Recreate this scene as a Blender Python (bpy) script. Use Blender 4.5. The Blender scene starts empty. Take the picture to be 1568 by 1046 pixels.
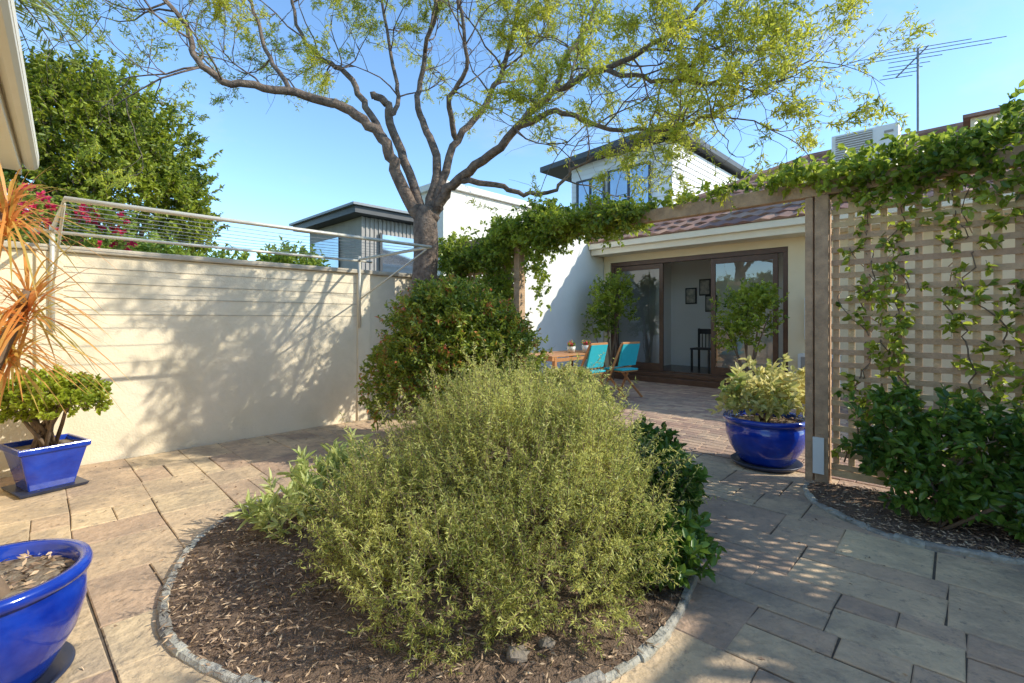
import bpy, math, random
import numpy as np
from mathutils import Vector, Matrix
random.seed(7)
rng=np.random.default_rng(11)
scene=bpy.context.scene
CA,SA=0.717,0.697   # yard axes are turned 44.2 deg from the viewing direction

def Yd(x,y): return (CA*x+SA*y, -SA*x+CA*y)

# ------------------------------------------------------------------ materials
def newmat(name):
    m=bpy.data.materials.new(name); m.use_nodes=True
    nt=m.node_tree; b=nt.nodes['Principled BSDF']
    return m,nt,b
def mat(name,c1,c2=None,scale=4,rough=.7,bump=0.0,bscale=None,metal=0,island=0.0,spec=.5,grime=None,coat=0,gpos=(.45,.7),gamt=.6,spots=None):
    m,nt,b=newmat(name); N=nt.nodes; Lk=nt.links
    b.inputs['Roughness'].default_value=rough; b.inputs['Metallic'].default_value=metal
    b.inputs['Specular IOR Level'].default_value=spec
    if coat: b.inputs['Coat Weight'].default_value=coat; b.inputs['Coat Roughness'].default_value=.08
    tc=N.new('ShaderNodeTexCoord')
    if c2 is None: c2=tuple(c*.8 for c in c1)
    n=N.new('ShaderNodeTexNoise'); n.inputs['Scale'].default_value=scale; n.inputs['Detail'].default_value=8; n.inputs['Roughness'].default_value=.62
    Lk.new(tc.outputs['Object'],n.inputs['Vector'])
    r=N.new('ShaderNodeValToRGB'); r.color_ramp.elements[0].position=.35; r.color_ramp.elements[1].position=.65
    r.color_ramp.elements[0].color=(*c1,1); r.color_ramp.elements[1].color=(*c2,1)
    Lk.new(n.outputs['Fac'],r.inputs['Fac']); out=r.outputs['Color']
    if island:
        g=N.new('ShaderNodeNewGeometry'); h=N.new('ShaderNodeHueSaturation')
        mr=N.new('ShaderNodeMapRange'); mr.inputs['To Min'].default_value=1-island; mr.inputs['To Max'].default_value=1+island
        Lk.new(g.outputs['Random Per Island'],mr.inputs['Value']); Lk.new(mr.outputs[0],h.inputs['Value'])
        mr2=N.new('ShaderNodeMapRange'); mr2.inputs['To Min'].default_value=.49; mr2.inputs['To Max'].default_value=.515
        Lk.new(g.outputs['Random Per Island'],mr2.inputs['Value']); Lk.new(mr2.outputs[0],h.inputs['Hue'])
        Lk.new(out,h.inputs['Color']); out=h.outputs['Color']
    if grime:
        n2=N.new('ShaderNodeTexNoise'); n2.inputs['Scale'].default_value=1.3; n2.inputs['Detail'].default_value=10; n2.inputs['Roughness'].default_value=.7
        Lk.new(tc.outputs['Object'],n2.inputs['Vector'])
        r2=N.new('ShaderNodeValToRGB'); r2.color_ramp.elements[0].position=gpos[0]; r2.color_ramp.elements[1].position=gpos[1]
        Lk.new(n2.outputs['Fac'],r2.inputs['Fac'])
        mx=N.new('ShaderNodeMixRGB'); mx.inputs[2].default_value=(*grime,1)
        mm=N.new('ShaderNodeMath'); mm.operation='MULTIPLY'; mm.inputs[1].default_value=gamt
        Lk.new(r2.outputs['Color'],mm.inputs[0]); Lk.new(mm.outputs[0],mx.inputs[0]); Lk.new(out,mx.inputs[1]); out=mx.outputs[0]
    if spots:
        n4=N.new('ShaderNodeTexNoise'); n4.inputs['Scale'].default_value=14; n4.inputs['Detail'].default_value=7; n4.inputs['Roughness'].default_value=.8
        Lk.new(tc.outputs['Object'],n4.inputs['Vector'])
        r4=N.new('ShaderNodeValToRGB'); r4.color_ramp.elements[0].position=.54; r4.color_ramp.elements[1].position=.66
        Lk.new(n4.outputs['Fac'],r4.inputs['Fac']); m4=N.new('ShaderNodeMath'); m4.operation='MULTIPLY'; m4.inputs[1].default_value=.7
        Lk.new(r4.outputs['Color'],m4.inputs[0])
        mx4=N.new('ShaderNodeMixRGB'); mx4.inputs[2].default_value=(*spots,1); Lk.new(m4.outputs[0],mx4.inputs[0]); Lk.new(out,mx4.inputs[1]); out=mx4.outputs[0]
    Lk.new(out,b.inputs['Base Color'])
    if bump:
        n3=N.new('ShaderNodeTexNoise'); n3.inputs['Scale'].default_value=bscale or scale*8; n3.inputs['Detail'].default_value=8
        Lk.new(tc.outputs['Object'],n3.inputs['Vector'])
        bp=N.new('ShaderNodeBump'); bp.inputs['Strength'].default_value=bump; bp.inputs['Distance'].default_value=.02
        Lk.new(n3.outputs['Fac'],bp.inputs['Height']); Lk.new(bp.outputs[0],b.inputs['Normal'])
    return m
def leafmat(name,dark,light,trans=.35,rough=.45,third=None,clump=2.0):
    m,nt,b=newmat(name); N=nt.nodes; Lk=nt.links
    g=N.new('ShaderNodeNewGeometry'); tc=N.new('ShaderNodeTexCoord')
    n=N.new('ShaderNodeTexNoise'); n.inputs['Scale'].default_value=clump; n.inputs['Detail'].default_value=3
    Lk.new(tc.outputs['Object'],n.inputs['Vector'])
    a=N.new('ShaderNodeMath'); a.operation='MULTIPLY_ADD'; a.inputs[1].default_value=.55
    Lk.new(g.outputs['Random Per Island'],a.inputs[0])
    a2=N.new('ShaderNodeMath'); a2.operation='MULTIPLY_ADD'; a2.inputs[1].default_value=1.5; a2.inputs[2].default_value=-.5
    Lk.new(n.outputs['Fac'],a2.inputs[0]); Lk.new(a2.outputs[0],a.inputs[2])
    r=N.new('ShaderNodeValToRGB'); e=r.color_ramp.elements
    e[0].position=.1; e[0].color=(*dark,1); e[1].position=.75; e[1].color=(*light,1)
    if third:
        k=e.new(.92); k.color=(*third,1)
    Lk.new(a.outputs[0],r.inputs['Fac']); Lk.new(r.outputs['Color'],b.inputs['Base Color'])
    b.inputs['Roughness'].default_value=rough
    t=N.new('ShaderNodeBsdfTranslucent'); mx=N.new('ShaderNodeMixShader'); mx.inputs[0].default_value=trans
    hs=N.new('ShaderNodeHueSaturation'); hs.inputs['Hue'].default_value=.485; hs.inputs['Value'].default_value=1.7
    Lk.new(r.outputs['Color'],hs.inputs['Color']); Lk.new(hs.outputs[0],t.inputs['Color'])
    Lk.new(b.outputs[0],mx.inputs[1]); Lk.new(t.outputs[0],mx.inputs[2])
    Lk.new(mx.outputs[0],N['Material Output'].inputs['Surface'])
    return m
def glassmat(name,tint=(.85,.9,.9)):
    m,nt,b=newmat(name); N=nt.nodes; Lk=nt.links
    tr=N.new('ShaderNodeBsdfTransparent'); tr.inputs[0].default_value=(*tint,1)
    gl=N.new('ShaderNodeBsdfGlossy'); gl.inputs['Roughness'].default_value=.01
    fr=N.new('ShaderNodeFresnel'); fr.inputs[0].default_value=2.3
    mx=N.new('ShaderNodeMixShader'); Lk.new(fr.outputs[0],mx.inputs[0]); Lk.new(tr.outputs[0],mx.inputs[1]); Lk.new(gl.outputs[0],mx.inputs[2])
    Lk.new(mx.outputs[0],N['Material Output'].inputs['Surface']); return m

M={}
M['render']=mat('cream_render',(.80,.69,.50),(.84,.73,.55),2.5,.85,.25,60,grime=(.62,.53,.38))
M['cap']=mat('wall_cap',(.54,.47,.36),(.40,.35,.27),6,.85,.3)
M['white']=mat('white_render',(.84,.82,.76),(.80,.78,.72),3,.8,.15,50)
M['board']=mat('white_weatherboard',(.84,.83,.80),(.78,.77,.74),3,.6)
M['cream']=mat('cream_wall',(.84,.71,.48),(.80,.67,.44),3,.8,.1,50)
M['trim']=mat('cream_trim',(.86,.78,.62),(.82,.74,.58),3,.5)
M['slab']=mat('sandstone_slab',(.68,.475,.30),(.50,.355,.235),4,.85,.9,20,island=.18,grime=(.22,.175,.14),gpos=(.44,.64),gamt=.75,spots=(.20,.165,.135))
M['grout']=mat('grout',(.15,.115,.08),(.09,.07,.05),12,.95,.4)
M['brick']=mat('paver_brick',(.52,.33,.23),(.36,.24,.175),9,.85,.4,60,island=.25,grime=(.24,.19,.15),gamt=.6)
M['kerb']=mat('kerb_stone',(.50,.47,.40),(.26,.24,.20),11,.9,.8,50,island=.2)
M['mulch']=mat('mulch',(.15,.095,.06),(.25,.17,.115),30,.95,1.0,120)
M['chip']=mat('mulch_chip',(.26,.165,.105),(.54,.38,.26),20,.9,island=.8)
M['ground']=mat('ground_soil',(.12,.13,.06),(.18,.15,.09),.6,.95,.3)
M['rock']=mat('rock',(.30,.25,.20),(.16,.135,.11),8,.9,.9,25)
M['bark']=mat('tree_bark',(.24,.175,.13),(.085,.060,.046),12,.9,1.0,38)
M['bark2']=mat('shrub_bark',(.25,.17,.11),(.15,.105,.07),20,.9)
M['timber']=mat('weathered_timber',(.56,.36,.21),(.36,.23,.135),10,.75,.4,60)
M['lat']=mat('lattice_timber',(.66,.43,.25),(.52,.34,.19),14,.75,.3,60,island=.15)
M['dframe']=mat('dark_timber_frame',(.12,.058,.032),(.085,.04,.022),10,.4)
M['teak']=mat('teak',(.52,.24,.09),(.42,.19,.07),14,.45)
M['turq']=mat('turquoise_fabric',(.02,.44,.52),(.02,.40,.47),14,.85)
M['blue']=mat('blue_glaze',(.003,.020,.25),(.010,.055,.44),4,.14,.15,12,coat=.6)
M['saucer']=mat('dark_saucer',(.04,.05,.09),(.03,.035,.06),8,.35)
M['soil']=mat('pot_soil',(.16,.11,.07),(.34,.28,.2),25,.95,.8,60)
M['steel']=mat('clothesline_steel',(.66,.62,.52),(.56,.53,.45),5,.45,metal=.2)
M['tile']=mat('roof_tile',(.38,.20,.14),(.22,.13,.10),5,.8,.3,island=.3)
M['dark']=mat('dark_roof_trim',(.06,.062,.065),(.045,.047,.05),4,.5)
M['metal']=mat('metal_roof',(.25,.27,.28),(.21,.22,.23),4,.4)
M['grey']=mat('grey_cladding',(.38,.35,.31),(.31,.28,.25),3,.6)
M['ac']=mat('ac_casing',(.82,.82,.78),(.77,.77,.73),3,.45)
M['black']=mat('black_plastic',(.02,.02,.02),(.03,.03,.03),5,.5)
M['wfloor']=mat('dark_floorboards',(.12,.06,.035),(.08,.04,.025),8,.25)
M['iwall']=mat('interior_white',(.89,.88,.85),(.87,.86,.83),3,.7)
M['glass']=glassmat('door_glass')
M['wglass']=mat('window_glass',(.35,.42,.48),(.25,.30,.36),.8,.05,metal=.8)
M['alu']=mat('antenna_aluminium',(.22,.22,.22),(.17,.17,.17),5,.4,metal=.6)
M['art']=mat('framed_print',(.65,.6,.5),(.25,.25,.22),9,.6)
M['f_tree']=leafmat('tree_leaves',(.18,.23,.018),(.54,.55,.06),.5,.5,clump=1.2)
M['f_rose']=leafmat('rosemary_needles',(.16,.21,.035),(.66,.67,.20),.4,.5,clump=2.8)
M['f_ball']=leafmat('photinia_leaves',(.07,.13,.018),(.36,.42,.05),.3,.35,third=(.62,.19,.09),clump=5)
M['f_dark']=leafmat('glossy_dark_leaves',(.035,.09,.018),(.15,.26,.035),.3,.3)
M['f_vine']=leafmat('vine_leaves',(.06,.13,.015),(.34,.42,.05),.45,.35,clump=3)
M['f_jade']=leafmat('jade_leaves',(.08,.15,.015),(.34,.40,.035),.3,.35)
M['f_var']=leafmat('variegated_leaves',(.16,.24,.035),(.62,.57,.22),.4,.45)
M['f_grey']=leafmat('grey_green_leaves',(.28,.36,.09),(.60,.64,.27),.35,.5)
M['f_bg']=leafmat('background_leaves',(.035,.075,.012),(.32,.37,.03),.35,.5,clump=1.3)
M['f_bg2']=leafmat('hedge_leaves',(.08,.16,.02),(.34,.42,.06),.4,.5,clump=1.2)
M['f_cord']=leafmat('cordyline_leaves',(.42,.38,.08),(.70,.32,.09),.4,.4,third=(.74,.60,.16),clump=3)
M['f_pink']=leafmat('bougainvillea_bracts',(.60,.02,.08),(.80,.07,.15),.4,.6)
M['f_palm']=leafmat('palm_leaflets',(.10,.16,.03),(.32,.34,.07),.3,.5)

# ------------------------------------------------------------------ mesh helpers
class MB:
    def __init__(s,yard=False,fn=None): s.v=[];s.f=[];s.m=[];s.yard=yard;s.fn=fn
    def add(s,vs,fs,mi=0):
        o=len(s.v); s.v+= [tuple(v) for v in vs]; s.f+=[tuple(i+o for i in f) for f in fs]; s.m+=[mi]*len(fs)
    def box(s,x0,x1,y0,y1,z0,z1,mi=0):
        s.add([(x0,y0,z0),(x1,y0,z0),(x1,y1,z0),(x0,y1,z0),(x0,y0,z1),(x1,y0,z1),(x1,y1,z1),(x0,y1,z1)],
              [(0,3,2,1),(4,5,6,7),(0,1,5,4),(1,2,6,5),(2,3,7,6),(3,0,4,7)],mi)
    def obox(s,mtx,sx,sy,sz,mi=0):
        vs=[mtx@Vector((x*sx/2,y*sy/2,z*sz/2)) for x,y,z in [(-1,-1,-1),(1,-1,-1),(1,1,-1),(-1,1,-1),(-1,-1,1),(1,-1,1),(1,1,1),(-1,1,1)]]
        s.add(vs,[(0,3,2,1),(4,5,6,7),(0,1,5,4),(1,2,6,5),(2,3,7,6),(3,0,4,7)],mi)
    def beam(s,a,b,w,h,mi=0):
        a=Vector(a);b=Vector(b);d=(b-a); q=d.to_track_quat('X','Z').to_matrix().to_4x4(); q.translation=(a+b)/2
        s.obox(q,d.length,w,h,mi)
    def tube(s,pts,rad,n=8,mi=0):
        pts=[Vector(p) for p in pts]
        if not hasattr(rad,'__len__'): rad=[rad]*len(pts)
        vs=[];fs=[];u=None
        for i,p in enumerate(pts):
            d=(pts[min(i+1,len(pts)-1)]-pts[max(i-1,0)]).normalized()
            if u is None: u=d.orthogonal().normalized()
            u=(u-d*u.dot(d)); u=u.normalized() if u.length>1e-6 else d.orthogonal().normalized()
            w=d.cross(u)
            for k in range(n):
                a=2*math.pi*k/n; vs.append(p+(u*math.cos(a)+w*math.sin(a))*rad[i])
        for i in range(len(pts)-1):
            for k in range(n):
                fs.append((i*n+k,i*n+(k+1)%n,(i+1)*n+(k+1)%n,(i+1)*n+k))
        fs.append(tuple(range(n))[::-1]); fs.append(tuple((len(pts)-1)*n+k for k in range(n)))
        s.add(vs,fs,mi)
    def lathe(s,cx,cy,prof,n=48,mi=0):
        vs=[];fs=[]
        for r,z in prof:
            for k in range(n):
                a=2*math.pi*k/n; vs.append((cx+r*math.cos(a),cy+r*math.sin(a),z))
        for i in range(len(prof)-1):
            for k in range(n): fs.append((i*n+k,i*n+(k+1)%n,(i+1)*n+(k+1)%n,(i+1)*n+k))
        s.add(vs,fs,mi)
    def build(s,name,mats,parent=None,smooth=False,bevel=0):
        vs=s.v
        if s.fn: vs=[s.fn(v) for v in vs]
        if s.yard: vs=[(*Yd(v[0],v[1]),v[2]) for v in vs]
        me=bpy.data.meshes.new(name); me.from_pydata(vs,[],s.f); 
        for m in mats: me.materials.append(M[m])
        me.polygons.foreach_set('material_index',s.m)
        if smooth: me.polygons.foreach_set('use_smooth',[True]*len(s.f))
        me.update(); o=bpy.data.objects.new(name,me); scene.collection.objects.link(o)
        if bevel:
            bm=o.modifiers.new('bevel','BEVEL'); bm.width=bevel; bm.segments=2; bm.limit_method='ANGLE'
        if parent: o.parent=parent
        return o
def empty(name):
    e=bpy.data.objects.new(name,None); e.empty_display_size=.2; scene.collection.objects.link(e); return e
def nrm(a): return a/np.maximum(np.linalg.norm(a,axis=-1,keepdims=True),1e-9)
def rdir(n): return nrm(rng.normal(size=(n,3)))
class Fol:
    def __init__(s): s.V=[];s.F=[];s.I=[];s.n=0
    def _put(s,V,T,mi):
        n,k,_=V.shape; base=(np.arange(n)*k+s.n)[:,None,None]; F=(T[None]+base).reshape(-1,4)
        s.V.append(V.reshape(-1,3)); s.F.append(F); s.I.append(np.full(len(F),mi)); s.n+=n*k
    def leaves(s,P,D,L,W,mi=0,needle=False,droop=.15,updir=0.0):
        n=len(P); L=(np.ones(n)*L*rng.uniform(.7,1.2,n))[:,None]; W=(np.ones(n)*W*rng.uniform(.8,1.15,n))[:,None]
        R=rdir(n); R[:,2]*=(1-updir); S=nrm(np.cross(D,R)); N=nrm(np.cross(S,D)); N*=np.where(N[:,2:3]<0,-1,1)
        if needle:
            V=np.stack([P,P+D*L*.45+S*W*.5,P+D*L-N*L*droop,P+D*L*.45-S*W*.5],1); s._put(V,np.array([[0,1,2,3]]),mi)
        else:
            a=P+D*L*.32; b=P+D*L*.68-N*L*droop*.4; t=P+D*L-N*L*droop; u=N*W*.16
            V=np.stack([P,a+S*W*.46+u,b+S*W*.40+u,t,b-S*W*.40+u,a-S*W*.46+u],1)
            s._put(V,np.array([[0,1,2,3],[0,3,4,5]]),mi)
    def sticks(s,A,B,r,mi=1):
        D=nrm(B-A); S=nrm(np.cross(D,rdir(len(A)))); T=np.cross(D,S)
        o=[S,-.5*S+.866*T,-.5*S-.866*T]
        V=np.stack([A+o[0]*r,A+o[1]*r,A+o[2]*r,B+o[0]*r*.6,B+o[1]*r*.6,B+o[2]*r*.6],1)
        s._put(V,np.array([[0,1,4,3],[1,2,5,4],[2,0,3,5]]),mi)
    def shoots(s,S,G,sl,nl,L,W,spread=.6,mi=0,stick=1,r=.0015,needle=False,t0=.1,droop=.15,updir=0):
        n=len(S); sl=(np.ones(n)*sl*rng.uniform(.6,1.25,n))[:,None]
        t=rng.uniform(t0,1,(n,nl,1)); P=(S[:,None]+G[:,None]*sl[:,None]*t).reshape(-1,3)
        g=np.repeat(G,nl,0); R=rdir(len(P)); D=nrm(g*(1-spread)+R*spread)
        s.leaves(P,D,L,W,mi,needle,droop,updir)
        if stick is not None: s.sticks(S,S+G*sl,r,stick)
    def build(s,name,mats,parent=None):
        V=np.concatenate(s.V);F=np.concatenate(s.F);I=np.concatenate(s.I)
        me=bpy.data.meshes.new(name); me.vertices.add(len(V)); me.vertices.foreach_set('co',V.astype(np.float32).ravel())
        me.loops.add(F.size); me.loops.foreach_set('vertex_index',F.astype(np.int32).ravel())
        me.polygons.add(len(F)); me.polygons.foreach_set('loop_start',(np.arange(len(F))*4).astype(np.int32))
        for m in mats: me.materials.append(M[m])
        me.polygons.foreach_set('material_index',I.astype(np.int32))
        me.update(calc_edges=True); me.validate()
        o=bpy.data.objects.new(name,me); scene.collection.objects.link(o)
        if parent: o.parent=parent
        return o
def lobes_pts(lobes,n,rmin=.7,rmax=1.05,zmin=-.45,floor=.03):
    lobes=np.array(lobes,float); w=(lobes[:,3]*lobes[:,4]+lobes[:,3]*lobes[:,5]); w/=w.sum()
    k=rng.choice(len(lobes),n,p=w); d=rdir(n); bad=d[:,2]<zmin; d[bad,2]*=-1
    rr=rng.uniform(rmin,rmax,(n,1)); P=lobes[k,:3]+d*rr*lobes[k,3:6]
    d=nrm(d/lobes[k,3:6]); ok=P[:,2]>floor
    for L in lobes:
        q=(P-L[:3])/L[3:6]; ok&=~((q**2).sum(1)<(rmin*.82)**2)
    return P[ok],d[ok]
def shrub(name,lobes,n,sl,nl,L,W,leaf,up=.5,jit=.35,spread=.6,needle=False,base=None,stems=6,inner=.35,r=.0015,rmin=.7,zmin=-.45,floor=.03,droop=.15,sr=.012,bark='bark2',updir=0,stray=0):
    f=Fol(); P,d=lobes_pts(lobes,n,rmin,1.05,zmin,floor)
    G=nrm(d+np.array([0,0,up])+rng.normal(size=d.shape)*jit); f.shoots(P-G*sl*.7,G,sl,nl,L,W,spread,0,1,r,needle,.15,droop,updir)
    if stray:
        P,d=lobes_pts(lobes,stray,.85,1.05,zmin,floor); G=nrm(d+np.array([0,0,up*.7])+rng.normal(size=d.shape)*jit*1.2); f.shoots(P-G*sl*.4,G,sl*1.45,int(nl*1.4),L,W,spread,0,1,r,needle,.1,droop,updir)
    if inner:
        P,d=lobes_pts([(l[0],l[1],l[2],l[3]*.8,l[4]*.8,l[5]*.8) for l in lobes],int(n*inner),.5,1.0,zmin,floor)
        G=nrm(d+rng.normal(size=d.shape)*.8); f.shoots(P-G*sl*.5,G,sl,nl,L,W,spread,0,1,r,needle)
    e=empty(name)
    f.build('foliage',[leaf,bark],e)
    if base and stems:
        mb=MB()
        for i in range(stems):
            l=lobes[i%len(lobes)]; q=Vector((l[0]+random.uniform(-.6,.6)*l[3],l[1]+random.uniform(-.6,.6)*l[4],l[2]+random.uniform(0,.6)*l[5]))
            b=Vector((base[0]+random.uniform(-.06,.06),base[1]+random.uniform(-.06,.06),base[2]))
            pts=[b.lerp(q,t)+Vector((random.uniform(-.04,.04),random.uniform(-.04,.04),0))*(1 if t else 0)+Vector((0,0,.12*math.sin(t*3.14))) for t in (0,.25,.5,.75,1)]
            mb.tube(pts,[sr,sr*.85,sr*.7,sr*.5,sr*.25],6)
        mb.build('stems',[bark],e,smooth=True)
    return e
def smooth_closed(P,k=8,closed=True):
    out=[];n=len(P)
    rngi=range(n) if closed else range(n-1)
    for i in rngi:
        g=lambda j: Vector(P[j%n]) if closed else Vector(P[max(0,min(n-1,j))])
        a,b,c,d=g(i-1),g(i),g(i+1),g(i+2)
        for t in range(k):
            t/=k; out.append(.5*((2*b)+(c-a)*t+(2*a-5*b+4*c-d)*t*t+(3*b-a-3*c+d)*t**3))
    if not closed: out.append(Vector(P[-1]))
    return out

# ------------------------------------------------------------------ ground & paving
mb=MB(); mb.add([(-400,-400,-.06),(400,-400,-.06),(400,400,-.06),(-400,400,-.06)],[(0,1,2,3)]); mb.build('ground',['ground'])
def pavers(name,x0,x1,y0,y1,l,w,gap,m,z=0,var=.25,jz=.003,jit=0.0,wob=0.0,split=0):
    def wf(v):
        return (v[0]+wob*math.sin(v[1]*.9+.6)+wob*.3*math.sin(v[1]*2.3), v[1]+wob*.8*math.sin(v[0]*.8+1.1)+wob*.3*math.sin(v[0]*2.1), v[2])
    mb=MB(True,wf if wob else None)
    mb.add([(x0,y0,z-.009),(x1,y0,z-.009),(x1,y1,z-.009),(x0,y1,z-.009)],[(0,1,2,3)],1)
    y=y0; row=0; J=lambda: random.uniform(-jit,jit)
    def slab(a,b,c,d):
        if b-a<.03 or d-c<.02: return
        h=[z+random.uniform(-jz,jz) for _ in range(4)]; e=.005
        q=[(a+J(),c+J()),(b+J(),c+J()),(b+J(),d+J()),(a+J(),d+J())]; ins=[(e,e),(-e,e),(-e,-e),(e,-e)]
        mb.add([(u,v,z-.03) for u,v in q]+[(q[i][0],q[i][1],h[i]-.004) for i in range(4)]+[(q[i][0]+ins[i][0],q[i][1]+ins[i][1],h[i]) for i in range(4)],
               [(0,1,5,4),(1,2,6,5),(2,3,7,6),(3,0,4,7),(4,5,9,8),(5,6,10,9),(6,7,11,10),(7,4,8,11),(8,9,10,11)],0)
    g=gap/2
    while y<y1-.02:
        ww=w*random.uniform(1-var*.8,1+var*.8); x=x0+(row%2)*-l/2*random.uniform(.3,1.1); 
        while x<x1:
            ll=l*random.uniform(1-var*1.5,1+var*1.5); a,b,c,d=max(x,x0),min(x+ll,x1),y,min(y+ww,y1)
            if random.random()<split and ww>.3:
                t=c+(d-c)*random.choice((.4,.5,.6))
                if random.random()<.5 and b-a>.35:
                    s_=a+(b-a)*random.uniform(.35,.65); slab(a+g,b-g,c+g,t-g); slab(a+g,s_-g,t+g,d-g); slab(s_+g,b-g,t+g,d-g)
                else: slab(a+g,b-g,c+g,t-g); slab(a+g,b-g,t+g,d-g)
            else: slab(a+g,b-g,c+g,d-g)
            x+=ll
        y+=ww; row+=1
    return mb.build(name,[m,'grout'])
pavers('stone_paving',-6.03,3.0,-2.5,4.86,.50,.42,.006,'slab',var=.25,jit=.005,wob=.03,jz=.003,split=.4)
pavers('brick_terrace',-6.6,3.0,4.86,9.98,.235,.115,.008,'brick',z=.006,var=.03,jz=.0015)

def bed(name,outline,z0=.035,dome=.07,chips=9000):
    P=smooth_closed(outline,8); c=Vector((sum(p.x for p in P)/len(P),sum(p.y for p in P)/len(P)))
    mb=MB(); n=len(P); K=16; vs=[];fs=[]
    for k in range(K+1):
        s=1-k/K
        for p in P:
            q=c+(p-c)*s; vs.append((q.x,q.y,z0+dome*(1-s*s)+ (random.uniform(-.012,.012) if k else 0)))
    for k in range(K):
        for i in range(n): fs.append((k*n+i,k*n+(i+1)%n,(k+1)*n+(i+1)%n,(k+1)*n+i))
    e=empty(name); mb.add(vs,fs); mb.build('mulch',['mulch'],e,smooth=True)
    f=Fol(); i=rng.integers(0,n,chips); s=np.sqrt(rng.random(chips)); A=np.array([[p.x,p.y] for p in P]); cc=np.array([c.x,c.y])
    s=s*rng.choice([1,1.03],chips,p=[.93,.07])
    q=cc+(A[i]-cc)*s[:,None]; z=z0+dome*np.maximum(0,1-s*s)+rng.uniform(.002,.018,chips)
    D=rdir(chips); D[:,2]*=.25; D=nrm(D)
    f.leaves(np.column_stack([q,z]),D,rng.uniform(.018,.055,chips),.008,0,needle=True,updir=.0); f.build('bark_chips',['chip'],e)
    return P,e
def kerb(name,P,closed=True,w=.05,h=.026):
    mb=MB(); n=len(P); N=n if closed else n-1; seg=3
    def off(i,o):
        a=P[(i-1)%n] if closed or i>0 else P[0]; b=P[(i+1)%n] if closed or i<n-1 else P[-1]
        t=(b-a).normalized(); return Vector((P[i%n].x-t.y*o,P[i%n].y+t.x*o))
    for i in range(0,N,seg):
        j=min(i+seg,N); hh=h+random.uniform(-.008,.008); idx=list(range(i,j+1)); vs=[];fs=[]; w_=w*random.uniform(.8,1.15)
        for t,ii in enumerate(idx):
            ii=ii%n
            for o,z in ((-w_/2,-.02),(-w_/2,hh-.012),(-w_/2+.010,hh),(w_/2-.010,hh),(w_/2,hh-.012),(w_/2,-.02)):
                q=off(ii,o+random.uniform(-.004,.004)); 
                vs.append((q.x,q.y,z))
        for t in range(len(idx)-1):
            for k in range(5): fs.append((t*6+k,t*6+k+1,t*6+7+k,t*6+6+k))
        fs.append((0,1,2,3,4,5)); L=(len(idx)-1)*6; fs.append((L+5,L+4,L+3,L+2,L+1,L))
        mb.add(vs,fs)
    mb.build(name,['kerb'])
OB=[(-1.0,1.8),(-1.42,2.02),(-1.72,2.42),(-1.92,3.0),(-1.85,3.57),(-1.5,4.3),(-.7,5.0),(.3,5.15),(1.05,4.7),(1.3,4.0),(1.22,3.3),(1.03,2.7),(.66,2.08),(.21,1.75),(-.4,1.62)]
P,be=bed('garden_bed',OB,z0=.018,dome=.07,chips=15000); kerb('stone_kerb',P)
mb=MB()
for x,y,r in((.02,1.89,.04),(.14,1.95,.03),(-.9,2.35,.03),(-1.5,3.7,.04)):
    vs=[];fs=[];n=9
    for i in range(6):
        ph=math.pi*i/5
        for k in range(n):
            th=6.283*k/n; q=r*random.uniform(.85,1.15); vs.append((x+q*1.2*math.sin(ph)*math.cos(th),y+q*math.sin(ph)*math.sin(th),.045+q*.7*math.cos(ph)))
    for i in range(5):
        for k in range(n): fs.append((i*n+k,(i+1)*n+k,(i+1)*n+(k+1)%n,i*n+(k+1)%n))
    mb.add(vs,fs)
mb.build('stones',['rock'],be)
OB2=[(2.42,3.95),(2.25,3.62),(2.27,3.2),(2.46,2.88),(2.85,2.66),(3.5,2.35),(4.3,1.75),(5.1,1.2),(5.3,1.3),(4.4,2.2),(3.6,2.98),(3.0,3.56),(2.68,3.87)]
P,be=bed('side_garden_bed',OB2,z0=.018,dome=.02,chips=4500); kerb('stone_kerb',P[:8*8],closed=False)
n=900; q=np.column_stack([rng.uniform(-5.9,2.5,n),rng.uniform(-1,4.8,n)]); f=Fol(); D=rdir(n); D[:,2]*=.15
f.leaves(np.column_stack([CA*q[:,0]+SA*q[:,1],-SA*q[:,0]+CA*q[:,1],np.full(n,.008)]),nrm(D),.028,.009,0,needle=True); f.build('fallen_leaves',['chip'])

# ------------------------------------------------------------------ boundary wall
e=empty('boundary_wall')
mb=MB(True); mb.box(-6.23,-6.03,-.6,5.1,-.05,1.97)
for y in (.22,3.3): mb.box(-6.03,-6.0,y-.09,y+.09,-.05,1.97)
mb.build('rendered_wall',['render'],e,bevel=.006)
mb=MB(True); mb.box(-6.27,-5.985,-.6,5.1,1.972,2.03); mb.build('coping',['cap'],e,bevel=.012)
mb=MB(True)
for z in (1.40,1.56,1.70,1.84): mb.box(-6.031,-6.024,.31,3.2,z,z+.006)
mb.build('render_lines',['cap'],e)

# clothesline
e=empty('fold_down_clothesline')
mb=MB(True); Z=2.16; r=.018
mb.tube([(-5.96,.235,Z),(-4.39,.235,Z),(-4.39,3.22,Z),(-5.96,3.22,Z)],r,8)
mb.tube([(-5.97,.1,Z-.02),(-5.97,3.4,Z-.02)],.016,8)
for y in (.235,3.22):
    mb.tube([(-5.98,y,1.25),(-5.98,y,2.2)],.02,8); mb.tube([(-5.98,y,1.62),(-4.47,y,Z-.02)],.010,6)
mb.build('frame',['steel'],e,smooth=True)
mb=MB(True)
for i in range(7):
    x=-5.8+i*.2; mb.tube([(x,.24,Z),(x,1.7,Z-.02),(x,3.21,Z)],.003,4)
mb.build('lines',['alu'],e)

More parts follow.
